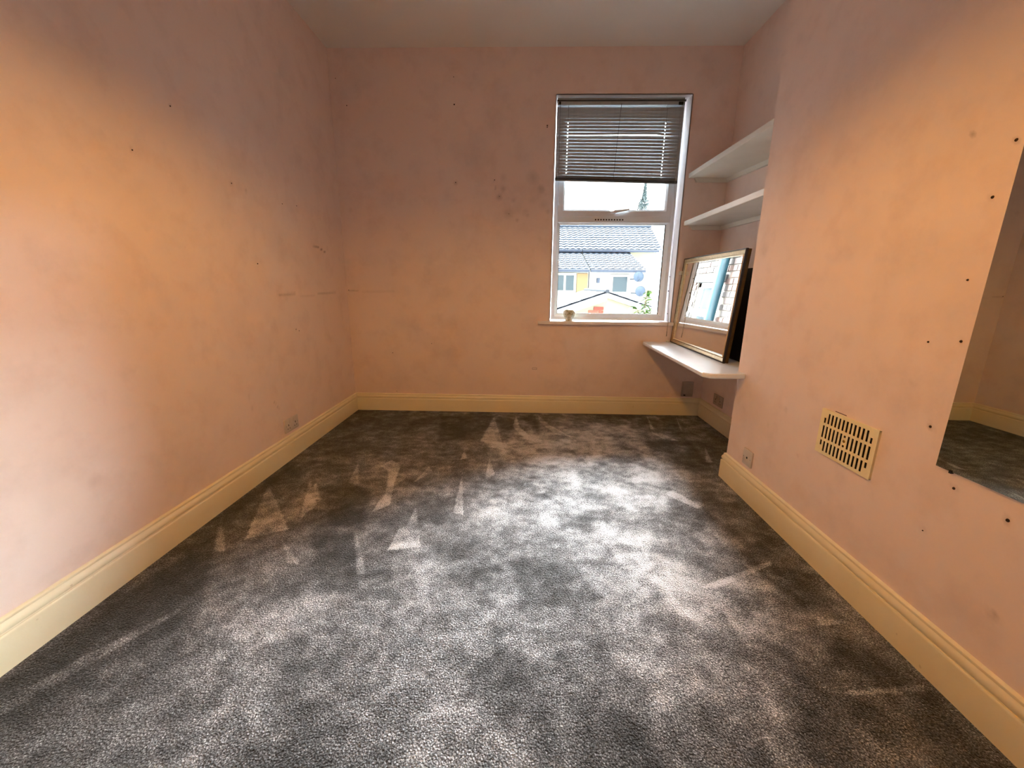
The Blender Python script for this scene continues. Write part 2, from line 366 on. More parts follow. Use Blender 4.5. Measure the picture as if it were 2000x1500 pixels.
wall_back = grid_surface('wall_back', MT['wall'], [(XL, WX0, 0, ZC), (WX1, XR, 0, ZC), (WX0, WX1, 0, WZ0), (WX0, WX1, WZ1, ZC)], .01, bs,
    lambda a, b: np.stack([a, np.full_like(a, YB), b], 1), 'stain',
    ([(XL-.25,Q,-.2),(WX0,Q,-.2),(WX0,Q,ZC+.2),(XL-.25,Q,ZC+.2),(WX1,Q,-.2),(XR+.4,Q,-.2),(XR+.4,Q,ZC+.2),(WX1,Q,ZC+.2),(WX0,Q,WZ0),(WX1,Q,WZ0),(WX0,Q,WZ1),(WX1,Q,WZ1)],
     [(0,1,2,3),(4,5,6,7),(1,4,9,8),(10,11,7,2)]))
wall_back['label'] = 'pink painted wall holding the window, marked and scuffed'
def reveal(bm):
    t = .006
    box(bm, (WX1, YB, WZ0-.02), (WX1+t, Q, WZ1+t)); box(bm, (WX0-t, YB, WZ0-.02), (WX0, Q, WZ1+t))
    box(bm, (WX0-t, YB, WZ1), (WX1+t, Q, WZ1+t)); box(bm, (WX0-t, YB+.02, WZ0-.03), (WX1+t, Q, WZ0-.022))
bm = bmesh.new(); reveal(bm); rv = obj('window_reveal', bm, MT['reveal'], wall_back)
ls = stains([(2.108,1.522,.012,.4),(2.16,1.517,.03,.12),(2.212,1.51,.012,.4),(1.804,1.738,.008,.5),(1.592,1.517,.01,.45),(3.05,1.3,.02,.15),(2.45,.97,.03,.14),(2.2,1.6,.1,.07),(1.207,.4,.02,.2),(2.523,.772,.006,.5),(2.556,.759,.006,.4),(2.3,1.9,.08,.06)],
    [(2.837,1.302,2.92,1.296,.004,.55),(2.92,1.296,3.02,1.27,.004,.75),(2.387,.983,2.56,.99,.009,.3),(2.62,.975,2.8,.972,.008,.12),(2.85,.983,3.12,.99,.008,.28),(2.21,.39,2.25,.33,.003,.35),(1.2,.40,1.27,.405,.003,.35),(2.0,.52,2.03,.35,.003,.1)], 9, .16)
def side_slab(x, y0, y1, t): return ([(x+t,y0,-.2),(x+t,y1,-.2),(x+t,y1,ZC+.2),(x+t,y0,ZC+.2)], [(0,1,2,3)])
wall_left = grid_surface('wall_left', MT['wall'], [(YR, YB, 0, ZC)], .012, ls, lambda a, b: np.stack([np.full_like(a, XL), a, b], 1), 'stain', side_slab(XL, YR-.2, YB+.27, -.25))
wall_left['label'] = 'long pink wall on the left with faint scuffs'
right_spots = [(1.117,1.274,.006,.6),(1.098,1.395,.006,.6),(1.186,.906,.006,.6),(1.1,.919,.007,.7),(1.092,.843,.004,.5),(1.12,.675,.009,.6),(1.02,.537,.009,.6),(.892,.522,.009,.7),
    (2.088,1.225,.035,.25),(1.066,.38,.007,.4),(1.2,.779,.006,.4),(1.734,.535,.012,.3),(1.839,.427,.01,.15),(1.616,.375,.006,.4),(.86,.279,.015,.35),(1.63,.8,.09,.08),(1.22,.7,.05,.15),(1.216,1.448,.005,.3),(1.174,.902,.003,.5)]
wall_chimney = grid_surface('wall_chimney', MT['wall'], [(YN, YC, 0, ZC)], .012, stains(right_spots, [(1.225,1.452,1.205,1.44,.003,.5),(.865,.31,.855,.27,.003,.4)], 13, .14),
    lambda a, b: np.stack([np.full_like(a, XC), a, b], 1), 'stain',
    ([(XC,YN,0),(XC,YN,ZC),(XR,YN,ZC),(XR,YN,0),(XC,YC,0),(XC,YC,ZC),(XR,YC,ZC),(XR,YC,0)], [(0,1,2,3),(4,5,6,7),(3,2,6,7)]))
wall_chimney['label'] = 'pink chimney breast standing forward on the right'
wall_right = grid_surface('wall_right', MT['wall'], [(YR, YB, 0, ZC)], .03, stains([(2.9,1.0,.05,.1)], [], 21, .1), lambda a, b: np.stack([np.full_like(a, XR), a, b], 1), 'stain', side_slab(XR, YR-.2, YB+.27, .25))
wall_right['label'] = 'pink wall at the back of the shelved alcove'
wall_rear = grid_surface('wall_rear', MT['wall'], [(XL, XR, 0, ZC)], .05, stains([], [], 4, .1), lambda a, b: np.stack([a, np.full_like(a, YR), b], 1), 'stain',
    ([(XL-.25,YR-.2,-.2),(XR+.25,YR-.2,-.2),(XR+.25,YR-.2,ZC+.2),(XL-.25,YR-.2,ZC+.2)], [(0,1,2,3)]))
bm = bmesh.new(); box(bm, (XL-.3, YR-.3, ZC), (XR+.4, YB+.27, ZC+.2)); struct(obj('ceiling', bm, MT['ceiling']), 'plain off-white ceiling')

# small screw and nail holes, each with a rim of torn plaster
def hole(parent, p, ax, r=.0035):
    r *= .8
    bm = bmesh.new(); pr_ = [(0, .0015), (r*.5, .0003), (r, .0012), (r*1.25, -.0005)]
    lathe(bm, pr_, (0,0,0), 8, ax); o = obj('nail_hole', bm, MT['hole'], parent); o.location = p; o.scale = {'x': (-1,1,1), 'y': (1,-1,1)}[ax] if parent is not wall_left else (1,1,1)
for x, z, r in ((-.528,2.498,.003),(-.528,2.324,.0055),(-.53,1.804,.004),(-.235,1.822,.004),(-.198,1.708,.003),(-1.088,.497,.0035),(-1.073,.166,.003),(-.759,.579,.003),(.15,2.187,.005),(.15,2.176,.004),(-1.416,1.004,.0035),(-1.384,2.492,.003),(-1.317,2.319,.004),(-.126,1.585,.003)):
    hole(wall_back, (x, YB-.0004, z), 'y', r)
for y, z, r in ((2.108,1.522,.003),(2.53,1.506,.003),(2.689,1.523,.003),(2.227,1.153,.004),(1.804,1.738,.003),(1.592,1.517,.003),(2.523,.772,.003),(2.556,.759,.003)):
    hole(wall_left, (XL+.0004, y, z), 'x', r)
for y, z, r in ((1.117,1.274,.004),(1.098,1.395,.004),(1.186,.906,.003),(1.1,.919,.004),(1.12,.675,.004),(1.02,.537,.004),(.892,.522,.0045),(1.124,1.076,.003),(1.066,.38,.002)):
    hole(wall_chimney, (XC-.0004, y, z), 'x', r)
bm = bmesh.new()                                                  # little pencilled rectangle low on the back wall
for a, b in (((.078,.372),(.116,.3735)),((.078,.386),(.116,.3875)),((.078,.372),(.0795,.3875)),((.1145,.372),(.116,.3875))): box(bm, (a[0], YB-.0008, a[1]), (b[0], YB+.001, b[1]))
obj('scratched_outline', bm, MT['hole'], wall_back)

# ------------------------------------------------------------------ baseboards
PROF = [(0,0),(.0188,0),(.0188,.099),(.0182,.103),(.0160,.1055),(.0125,.1062),(.0118,.1085),(.0125,.1105),(.0160,.1118),(.0172,.116),(.0170,.123),(.0145,.130),(.0108,.1345),(.0100,.137),(.0108,.139),(.0100,.144),(.0065,.1475),(0,.1487)]
def baseboard(name, A, Bp, n, m0, m1, label):                     # m=+1 internal mitre (shortens), -1 external mitre (lengthens)
    A, Bp, n = Vector((*A, 0)), Vector((*Bp, 0)), Vector((*n, 0)); d = (Bp-A).normalized(); bm = bmesh.new()
    v0 = [bm.verts.new(A+n*o+d*(o*m0)+Vector((0,0,z))) for o, z in PROF]; v1 = [bm.verts.new(Bp+n*o-d*(o*m1)+Vector((0,0,z))) for o, z in PROF]
    k = len(PROF); bm.faces.new(v0); bm.faces.new(v1[::-1])
    for i in range(k): bm.faces.new((v0[i], v1[i], v1[(i+1) % k], v0[(i+1) % k]))
    struct(obj(name, bm, MT['skirt'], smooth='auto'), label)
baseboard('baseboard_left', (XL, YR), (XL, YB), (1, 0), 1, 1, 'cream moulded skirting board along the left wall')
baseboard('baseboard_back', (XL, YB), (XR, YB), (0, -1), 1, 1, 'cream moulded skirting board below the window wall')
baseboard('baseboard_alcove', (XR, YB), (XR, YC), (-1, 0), 1, 1, 'cream skirting board inside the shelved alcove')
baseboard('baseboard_alcove_return', (XR, YC), (XC, YC), (0, 1), 1, -1, 'short skirting return on the alcove side of the chimney breast')
baseboard('baseboard_chimney', (XC, YC), (XC, YN), (-1, 0), -1, -1, 'cream moulded skirting board along the chimney breast')
baseboard('baseboard_chimney_return', (XC, YN), (XR, YN), (0, -1), -1, 1, 'skirting return at the near corner of the chimney breast')
baseboard('baseboard_right', (XR, YN), (XR, YR), (-1, 0), 1, 1, None)
baseboard('baseboard_rear', (XR, YR), (XL, YR), (0, 1), 1, 1, None)

# ------------------------------------------------------------------ window
FY0, FY1 = YB+.085, YB+.15
win = thing('window_1', 'white plastic casement window with open view of rooftops', 'window', (WX0, FY0, WZ0)); del win['category']; win['kind'] = 'structure'
FX0, FX1, FZ0, FZ1 = WX0+.012, 1.158, WZ0+.004, WZ1-.012
TZ0, TZ1 = 1.538, 1.588
def frame_ring(bm, x0, x1, z0, z1, w, y0, y1, bev=.004):
    """four mitred rails with a chamfer towards the opening"""
    for (P, Qq) in (((x0,z0),(x1,z0)),((x1,z0),(x1,z1)),((x1,z1),(x0,z1)),((x0,z1),(x0,z0))):
        d = Vector((Qq[0]-P[0], 0, Qq[1]-P[1])).normalized(); n = Vector((-d.z, 0, d.x))
        pr_ = [(0, y0), (0, y1), (w, y1), (w, y0+.012), (w-.012, y0)]
        a = [bm.verts.new(Vector((P[0], y, P[1]))+n*o+d*o) for o, y in pr_]; b = [bm.verts.new(Vector((Qq[0], y, Qq[1]))+n*o-d*o) for o, y in pr_]
        for i in range(5): bm.faces.new((a[i], b[i], b[(i+1) % 5], a[(i+1) % 5]))
part('window_frame', win, MT['upvc'], lambda bm: frame_ring(bm, FX0, FX1, FZ0, FZ1, .038, FY0, FY1))
part('transom', win, MT['upvc'], B((FX0+.03, FY0+.002, TZ0), (FX1-.03, FY1, TZ1), .003))
part('fixed_bead', win, MT['upvc'], lambda bm: frame_ring(bm, FX0+.034, FX1-.034, FZ0+.034, TZ0+.004, .016, FY0+.012, FY1-.01))
sash = part('casement_sash', win, MT['upvc'], lambda bm: frame_ring(bm, FX0+.03, FX1-.03, TZ1-.006, FZ1-.03, .05, FY0-.008, FY1-.02), label='top-hung opening sash behind the blind')
part('glass', win, MT['glass'], B((FX0+.045, FY0+.035, FZ0+.045), (FX1-.045, FY0+.041, TZ0)))
part('glass', win, MT['glass'], B((FX0+.075, FY0+.03, TZ1+.03), (FX1-.075, FY0+.036, FZ1-.07)))
def gasket(bm):
    a, b, c, d = FX0+.0505, FX1-.0505, FZ0+.0505, TZ0-.012; y = FY0+.027; t = .0022
    box(bm, (b-t*2, y, c), (b, y+.01, d)); box(bm, (a, y, d-t), (b, y+.01, d)); box(bm, (a, y, c), (b, y+.01, c+t)); box(bm, (a, y, c), (a+t, y+.01, d))
part('gasket', win, MT['rubber'], gasket, label='black rubber glazing gasket')
def handle(bm):
    box(bm, (.655, FY0-.022, TZ1+.012), (.70, FY0-.006, TZ1+.034), .004)
    prism(bm, [(.668, FY0-.04, TZ1+.018), (.69, FY0-.04, TZ1+.014), (.80, FY0-.034, TZ1+.036), (.80, FY0-.034, TZ1+.046), (.69, FY0-.04, TZ1+.034)], (0, .012, 0))
part('window_handle', win, MT['upvc'], handle, label='white cranked window handle')
def slots(bm):
    for k in range(11): box(bm, (.548+k*.021, FY0+.0005, TZ0+.016), (.559+k*.021, FY0+.004, TZ0+.026))
part('trickle_vent', win, MT['upvc'], B((.53, FY0-.001, TZ0+.010), (.80, FY0+.006, TZ0+.032), .001))
vs = part('vent_slots', win, MT['black'], lambda bm: [box(bm, (.545+k*.021, FY0-.0018, TZ0+.015), (.556+k*.021, FY0+.001, TZ0+.025)) for k in range(11)], label='row of small black slots in the transom')
sill = struct(obj('trim_1', (lambda bm: (box(bm, (.113, YB-.032, WZ0-.026), (1.196, YB+.001, WZ0), .004), box(bm, (WX0, YB-.02, WZ0-.024), (WX1, FY0+.02, WZ0), 0), bm)[-1])(bmesh.new()), MT['reveal']), 'white window sill board projecting past the opening')
part('outer_sill', win, MT['upvc'], B((WX0-.03, FY1-.01, WZ0-.03), (WX1+.03, Q+.05, WZ0-.005), .003))

# ------------------------------------------------------------------ venetian blind
BX0, BX1, BYc = .222, 1.136, YB+.036
bl = thing('venetian_blind', 'grey metal venetian blind lowered over the top of the window', 'blind', (BX0, BYc, 2.36))
part('headrail', bl, MT['blind'], lambda bm: (box(bm, (BX0, BYc-.014, 2.330), (BX1, BYc-.012, 2.356)), box(bm, (BX0, BYc+.012, 2.330), (BX1, BYc+.014, 2.356)), box(bm, (BX0, BYc-.014, 2.328), (BX1, BYc+.014, 2.331)), box(bm, (BX0, BYc-.006, 2.331), (BX1, BYc+.006, 2.376))))
part('headrail_edge', bl, MT['blind_dark'], B((BX0-.004, BYc-.017, 2.350), (BX1+.006, BYc+.016, 2.360)))
part('end_bracket', bl, MT['black'], B((BX1-.045, BYc-.02, 2.326), (BX1-.012, BYc-.012, 2.346), .002)); part('end_bracket', bl, MT['black'], B((BX0+.01, BYc-.02, 2.330), (BX0+.024, BYc-.012, 2.348), .002))
LAD = (.303, 1.014)
def slat_mesh(notch, lift=None):
    bm = bmesh.new(); w = .0132; tilt = math.radians(82)
    xs = [BX0]
    for L in LAD: xs += [L-.0035, L+.0035]
    xs += [BX1]
    if lift: xs = sorted(xs+[.45, .6, .75, .86, .95])
    def row(x):
        out = []
        for t in np.linspace(-1, 1, 7):
            a = t*w; c = .0018*(1-t*t); y = a*math.cos(tilt)-c*math.sin(tilt); z = a*math.sin(tilt)+c*math.cos(tilt)
            dz = 0
            if lift and .45 < x < 1.01: dz = lift*math.sin(min(1, (x-.45)/.5)*PI/2)*(1 if x < 1.0 else .6)
            out.append(bm.verts.new((x, y, z+dz)))
        return out
    rows = [row(x) for x in xs]
    for i in range(len(rows)-1):
        inl = any(abs((xs[i]+xs[i+1])/2-L) < .003 for L in LAD)
        for j in range(6):
            if notch and inl and j in (2, 3): continue
            bm.faces.new((rows[i][j], rows[i+1][j], rows[i+1][j+1], rows[i][j+1]))
    bmesh.ops.recalc_face_normals(bm, faces=bm.faces)
    me = bpy.data.meshes.new('slat'); bm.to_mesh(me); bm.free(); me.materials.append(MT['blind'])
    for p in me.polygons: p.use_smooth = True
    return me
m_s, m_n, m_l = slat_mesh(False), slat_mesh(True), slat_mesh(True, .008)
zt = 2.304; NS = 22; pitch = .0219
for k in range(NS):
    o = bpy.data.objects.new('slat', m_l if k == 7 else (m_n if k > 3 else m_s)); COL.objects.link(o); o.parent = bl
    z = zt-k*pitch - (.0022 if k >= 8 else 0)
    o.location = (-BX0, 0, z-2.36)
    o.rotation_euler = (math.radians(random.uniform(-1.0, .6)+(-7 if k == 7 else 0)), math.radians(.0+.06*k), 0)
part('bottom_rail', bl, MT['blind_dark'], lambda bm: prism(bm, [(BX0-.002, BYc-.013, 1.832), (BX1, BYc-.013, 1.808), (BX1, BYc-.013, 1.823), (BX0-.002, BYc-.013, 1.847)], (0, .026, 0)))
part('stacked_slats', bl, MT['blind'], lambda bm: [prism(bm, [(BX0, BYc-.0125, 1.8475+.0032*k), (BX1, BYc-.0125, 1.8235+.0042*k), (BX1, BYc-.0125, 1.8245+.0042*k), (BX0, BYc-.0125, 1.8485+.0032*k)], (0, .025, 0)) for k in range(5)])['kind'] = 'stuff'
for x in LAD: part('ladder_cord', bl, MT['cord'], lambda bm: (tube(bm, [(x, BYc-.0135, 2.33), (x, BYc-.0135, 1.84)], .0009, 5), tube(bm, [(x, BYc+.0135, 2.33), (x, BYc+.0135, 1.84)], .0009, 5)))
part('tilt_wand', bl, MT['cord'], lambda bm: tube(bm, [(.682, BYc-.017, 2.335), (.668, BYc-.017, 2.1), (.655, BYc-.017, 1.838)], .0016, 6), label='thin dark tilt wand in the middle of the blind')
part('lift_cord', bl, MT['cord'], lambda bm: tube(bm, [(.242, BYc-.017, 2.335), (.246, BYc-.017, 1.85)], .0012, 5))
def pull(bm):
    tube(bm, [(1.108, BYc-.017, 2.335), (1.113, BYc-.02, 1.85), (1.135, BYc-.024, 1.5), (1.145, YB-.01, .9), (1.146, YB-.036, .775), (1.143, YB-.038, .70)], .0011, 5)
    tube(bm, [(1.120, BYc-.017, 2.335), (1.123, BYc-.02, 1.85), (1.144, BYc-.024, 1.5), (1.15, YB-.01, .9), (1.151, YB-.036, .775), (1.148, YB-.038, .70)], .0011, 5)
pc = part('pull_cord', bl, MT['cord_light'], pull, label='long pull cords hanging past the sill')
part('cord_tassel', pc, MT['cord_light'], lambda bm: tube(bm, [(1.1455, YB-.038, .705), (1.1455, YB-.038, .675), (1.145, YB-.038, .668)], .0025, 8, .0045))
for z, r in ((1.13, .004), (1.02, .0045), (.845, .004)):
    part('cord_bead', pc, MT['black'], lambda bm: lathe(bm, [(0, -r), (r*.8, -r*.6), (r, 0), (r*.8, r*.6), (0, r)], (1.146, YB+.02 if z > .9 else YB-.012, z), 10))

# ------------------------------------------------------------------ pot on the sill
pt = tag(obj('small_pot', (lambda bm: (lathe(bm, [(0, 0), (.027, 0), (.030, .003), (.028, .008), (.030, .014), (.040, .032), (.0485, .052), (.050, .066), (.046, .080), (.036, .090), (.030, .093), (.028, .090), (.034, .084), (.041, .070), (.040, .050), (.025, .030), (0, .026)], (0,0,0), 36), bm)[-1])(bmesh.new()), MT['pot'], None, (.370, YB+.040, WZ0), True), 'small round mottled cream pot standing on the window sill', 'pot')

# ------------------------------------------------------------------ alcove shelves
def shelf(zf0, zf1, zb0, zb1, label):
    """board whose front edge runs from the back wall to the chimney breast corner; battens on the walls below it"""
    t = thing('alcove_shelf', label, 'shelf', (XR, YB, zb0), 'white shelves fixed in the alcove')
    def board(bm):
        lo = [(1.206, YB-.001, zb0), (XC+.001, YC+.002, zf0), (XR-.001, YC+.002, zf0), (XR-.001, YB-.001, zb0)]
        hi = [(1.206, YB-.001, zb1), (XC+.001, YC+.002, zf1), (XR-.001, YC+.002, zf1), (XR-.001, YB-.001, zb1)]
        a = [bm.verts.new(p) for p in lo]; b = [bm.verts.new(p) for p in hi]
        bm.faces.new(a); bm.faces.new(b)
        for i in range(4): bm.faces.new((a[i], a[(i+1) % 4], b[(i+1) % 4], b[i]))
        bmesh.ops.recalc_face_normals(bm, faces=bm.faces)
        bmesh.ops.bevel(bm, geom=list(bm.edges), offset=.002, segments=2, affect='EDGES')
    part('shelf_board', t, MT['shelf'], board)
    h = .03
    part('batten', t, MT['shelf'], lambda bm: prism(bm, [(1.245, YB-.001, zb0-.0005), (1.262, YB-.001, zb0-h), (XR-.02, YB-.001, zb0-h), (XR-.02, YB-.001, zb0-.0005)], (0, -.018, 0)))
    part('batten', t, MT['shelf'], lambda bm: prism(bm, [(XR-.001, YB-.002, zb0-.0005), (XR-.001, YC+.003, zf0-.0005), (XR-.001, YC+.003, zf0-h), (XR-.001, YB-.002, zb0-h)], (-.018, 0, 0)))
    return t
shelf(1.792, 1.822, 1.838, 1.870, 'upper of the two white alcove shelves, level with the window blind')
shelf(1.489, 1.520, 1.505, 1.537, 'lower of the two white alcove shelves, just above the framed mirror')
lb = thing('wall_batten', 'bare white batten left on the alcove walls behind the framed mirror', 'batten', (XR, YB, 1.144))
part('back_batten', lb, MT['shelf'], B((1.204, YB-.0185, 1.144), (XR-.019, YB-.0005, 1.172), .001))
part('side_batten', lb, MT['shelf'], B((XR-.0185, YC+.06, 1.144), (XR-.0005, YB-.0005, 1.172), .001))

# ------------------------------------------------------------------ desk shelf
DT, DB = .618, .591
desk = thing('desk_shelf', 'deep white laminate desk shelf fitted low into the alcove', 'desk', (XR, YB, DB))
def desk_board(bm):
    P = [(.971, YB-.0005), (.941, 2.118), (.962, 2.082), (.990, 2.074), (XC-.003, 2.084), (XC-.003, YC+.0015), (XR-.0008, YC+.0015), (XR-.0008, YB-.0005)]
    nose = [(0, DB), (-.000, DB+.002), (-.006, DB+.006), (-.008, DB+.0135), (-.006, DB+.021), (0, DT)]
    c = Vector((1.25, 2.7)); rings = []
    for off, z in ((.006, DB), (.001, DB+.005), (0, DB+.0135), (.001, DT-.005), (.006, DT)):
        r = []
        for i, (x, y) in enumerate(P):
            v = Vector((x, y))
            if i in (0, 1, 2, 3, 4): dx = off if i in (0, 1, 2) else 0; dy = off if i in (2, 3, 4) else 0; v = Vector((x+dx, y+dy))
            r.append(bm.verts.new((v.x, v.y, z)))
        rings.append(r)
    bm.faces.new(rings[0][::-1]); bm.faces.new(rings[-1])
    for a, b in zip(rings, rings[1:]):
        for i in range(8): bm.faces.new((a[i], a[(i+1) % 8], b[(i+1) % 8], b[i]))
part('desk_top', desk, MT['desk'], desk_board)
part('batten', desk, MT['shelf'], B((1.03, YB-.019, DB-.034), (XR-.02, YB-.0005, DB-.0005), .001)); part('batten', desk, MT['shelf'], B((XR-.019, YC+.02, DB-.034), (XR-.0005, YB-.0005, DB-.0005), .001))
def chips(bm):
    for x, z, w in ((1.075, .601, .004), (1.093, .606, .003), (1.098, .602, .0025), (1.104, .600, .003)): box(bm, (x, 2.0795+(x-.99)*.06, z), (x+w, 2.09, z+w*1.4))
part('edge_chip', desk, MT['hole'], chips, label='small dark chips in the front edge')['kind'] = 'stuff'
tag(obj('small_white_block', (lambda bm: (box(bm, (1.155, YB-.014, DT), (1.178, YB-.002, DT+.012), .002), bm)[-1])(bmesh.new()), MT['shelf']), 'tiny white block at the back of the desk shelf beside the framed mirror', 'block')

# ------------------------------------------------------------------ gilt framed mirror leaning on the desk shelf
fm = thing('framed_mirror', 'rectangular mirror in aged gold and black frame leaning on the desk shelf', 'mirror', (1.178, 2.380, DT))
MW, MH, TH = .936, .648, math.radians(4.1)
ex = Vector((1.190-1.172, 3.316-2.380, 0)).normalized(); nz = Vector((0, 0, 1))
nrm = Vector((-ex.y, ex.x, 0))                       # points into the room (-x)
ez = (nz*math.cos(TH) - nrm*math.sin(TH)).normalized(); en = (nrm*math.cos(TH) + nz*math.sin(TH)).normalized()
def mp(u, v, w): return Vector((1.172, 2.380, DT)) + ex*u + ez*(v+.0005) + en*(w-.0)
def mring(bm, prof):
    for P, Qq, d, n in (((0,0),(MW,0),(1,0),(0,1)),((MW,0),(MW,MH),(0,1),(-1,0)),((MW,MH),(0,MH),(-1,0),(0,-1)),((0,MH),(0,0),(0,-1),(1,0))):
        a = [bm.verts.new(mp(P[0]+n[0]*o+d[0]*o, P[1]+n[1]*o+d[1]*o, w)) for o, w in prof]; b = [bm.verts.new(mp(Qq[0]+n[0]*o-d[0]*o, Qq[1]+n[1]*o-d[1]*o, w)) for o, w in prof]
        k = len(prof)
        for i in range(k): bm.faces.new((a[i], b[i], b[(i+1) % k], a[(i+1) % k]))
part('outer_edge', fm, MT['frame_black'], lambda bm: mring(bm, [(0, -.012), (0, 0), (.002, .003), (.005, .003), (.006, -.002), (.008, -.012)]), smooth='auto', label='black outer bead of the frame')
part('frame_side', fm, MT['frame_bronze'], lambda bm: mring(bm, [(.002, -.030), (.002, -.012), (.03, -.012), (.03, -.030)]))
part('frame_rail', fm, MT['gold'], lambda bm: mring(bm, [(.006, -.010), (.0065, 0), (.010, .002), (.014, 0), (.020, -.005), (.0275, -.008), (.0275, -.011)]), smooth='auto')
part('inner_groove', fm, MT['frame_black'], lambda bm: mring(bm, [(.0275, -.011), (.0275, -.0088), (.0300, -.0088), (.0300, -.011)]))
part('inner_lip', fm, MT['gold_lip'], lambda bm: mring(bm, [(.0300, -.012), (.0300, -.006), (.0325, -.0035), (.0355, -.005), (.038, -.0105), (.038, -.012)]), smooth='auto')
def msheet(u0, v0, u1, v1, w0, w1):
    def f(bm):
        prism(bm, [mp(u0, v0, w0), mp(u1, v0, w0), mp(u1, v1, w0), mp(u0, v1, w0)], en*(w1-w0))
    return f
part('mirror_glass', fm, MT['mirror'], msheet(.03, .03, MW-.03, MH-.03, -.0145, -.0115))
part('backing_board', fm, MT['backing'], msheet(.012, .012, MW-.012, MH-.012, -.029, -.016))
part('hanging_hook', fm, MT['black'], lambda bm: tube(bm, [mp(MW*.42, MH-.004, -.03), mp(MW*.42, MH+.004, -.03), mp(MW*.44, MH+.005, -.03), mp(MW*.45, MH-.003, -.03)], .0018, 6))
db = thing('dark_board', 'plain dark board standing behind the framed mirror in the alcove', 'board', (1.30, 2.42, DT))
part('board_panel', db, MT['backing'], lambda bm: prism(bm, [(1.30, 2.44, DT+.0005), (1.318, 2.44, DT+.0005), (XR-.022, 2.44, 1.175), (XR-.040, 2.44, 1.175)], (0, .80, 0)))
def bedge(bm):
    prism(bm, [(1.292, y, DT+.0005), (1.325, y, DT+.0005), (XR-.019, y, 1.185), (XR-.052, y, 1.185)], (0, .02, 0))
for y in (2.42, 3.24): part('board_edge', db, MT['frame_black'], bedge)

# ------------------------------------------------------------------ frameless mirror on the chimney breast
wm = thing('wall_mirror', 'frameless mirror fixed to the chimney breast, reflecting the far corner', 'mirror', (XC, 1.073, .579))
part('mirror_glass', wm, MT['mirror_dimmed'], B((XC-.0065, .742, .579), (XC-.0045, 1.073, 1.80)))
part('mirror_back', wm, MT['backing'], B((XC-.0044, .744, .581), (XC-.0005, 1.071, 1.798)))
part('mirror_clip', wm, MT['black'], B((XC-.0085, 1.030, .574), (XC-.0005, 1.036, .583)))

# ------------------------------------------------------------------ gas vent grille
vg = thing('air_vent', 'cream slotted plastic air vent on the chimney breast', 'vent', (XC, 1.389, .435))
VY0, VY1, VZ0, VZ1 = 1.262, 1.517, .438, .609
def vent_plate(bm):
    x0, x1 = XC-.0075, XC-.006; n = 13; mrg = .014; pit = (VY1-VY0-2*mrg)/n; sw = pit*.5
    rows = ((VZ1-.012, VZ1-.052), (VZ1-.062, VZ1-.109), (VZ1-.119, VZ1-.159))
    ys = [VY1, VY1-mrg]; cells = set()
    edges = []
    for c in range(n):
        a = VY1-mrg-c*pit-(pit-sw)/2; edges += [a, a-sw]
    ys = [VY1]+edges+[VY0]; zs = [VZ1]
    for t, b in rows: zs += [t, (t+b)/2+.0 , b]
    zs += [VZ0]
    V = {}
    def v(i, j, x):
        k = (i, j, x)
        if k not in V: V[k] = bm.verts.new((x, ys[i], zs[j]))
        return V[k]
    def open_(i, j):
        if i % 2 == 0 or i >= len(ys)-1 or i < 1: return False
        c = (i-1)//2
        if j == 0 or j == len(zs)-2 or j % 3 == 0: return False
        r = (j-1)//3; half = (j-1) % 3
        if r == 0 and c in (0, 12): return half == 1
        if r == 2 and c in (0, 12): return half == 0
        if r == 1 and c == 6: return False
        return True
    ni, nj = len(ys)-1, len(zs)-1
    for i in range(ni):
        for j in range(nj):
            if open_(i, j): continue
            bm.faces.new((v(i, j, x0), v(i+1, j, x0), v(i+1, j+1, x0), v(i, j+1, x0))); bm.faces.new((v(i, j, x1), v(i+1, j, x1), v(i+1, j+1, x1), v(i, j+1, x1)))
            for (di, dj, e) in ((-1, 0, ((i, j), (i, j+1))), (1, 0, ((i+1, j), (i+1, j+1))), (0, -1, ((i, j), (i+1, j))), (0, 1, ((i, j+1), (i+1, j+1)))):
                q, w = i+di, j+dj
                if not (0 <= q < ni and 0 <= w < nj) or open_(q, w):
                    a, b = e; bm.faces.new((v(*a, x0), v(*b, x0), v(*b, x1), v(*a, x1)))
part('grille_plate', vg, MT['vent'], vent_plate)
part('vent_rim', vg, MT['vent'], lambda bm: [box(bm, *q) for q in (((XC-.0062, VY0, VZ0), (XC, VY0+.004, VZ1)), ((XC-.0062, VY1-.004, VZ0), (XC, VY1, VZ1)), ((XC-.0062, VY0, VZ0), (XC, VY1, VZ0+.004)), ((XC-.0062, VY0, VZ1-.004), (XC, VY1, VZ1)))])
part('dark_duct', vg, MT['black'], B((XC-.0025, VY0+.006, VZ0+.006), (XC-.0005, VY1-.006, VZ1-.006)))
part('screw', vg, MT['brass'], lambda bm: lathe(bm, [(0, -.0105), (.004, -.0098), (.0055, -.0085), (.0055, -.006)], (XC, 1.3895, .5235), 12, 'x'), label='brass centre screw')
for q in (.5375, .502): part('screw_slot', vg, MT['black'], B((XC-.0085, 1.386, q), (XC-.007, 1.393, q+.007)))
bm = bmesh.new(); box(bm, (XC-.0012, 1.410, .6115), (XC+.001, 1.462, .6135)); obj('plaster_crack', bm, MT['hole'], wall_chimney)

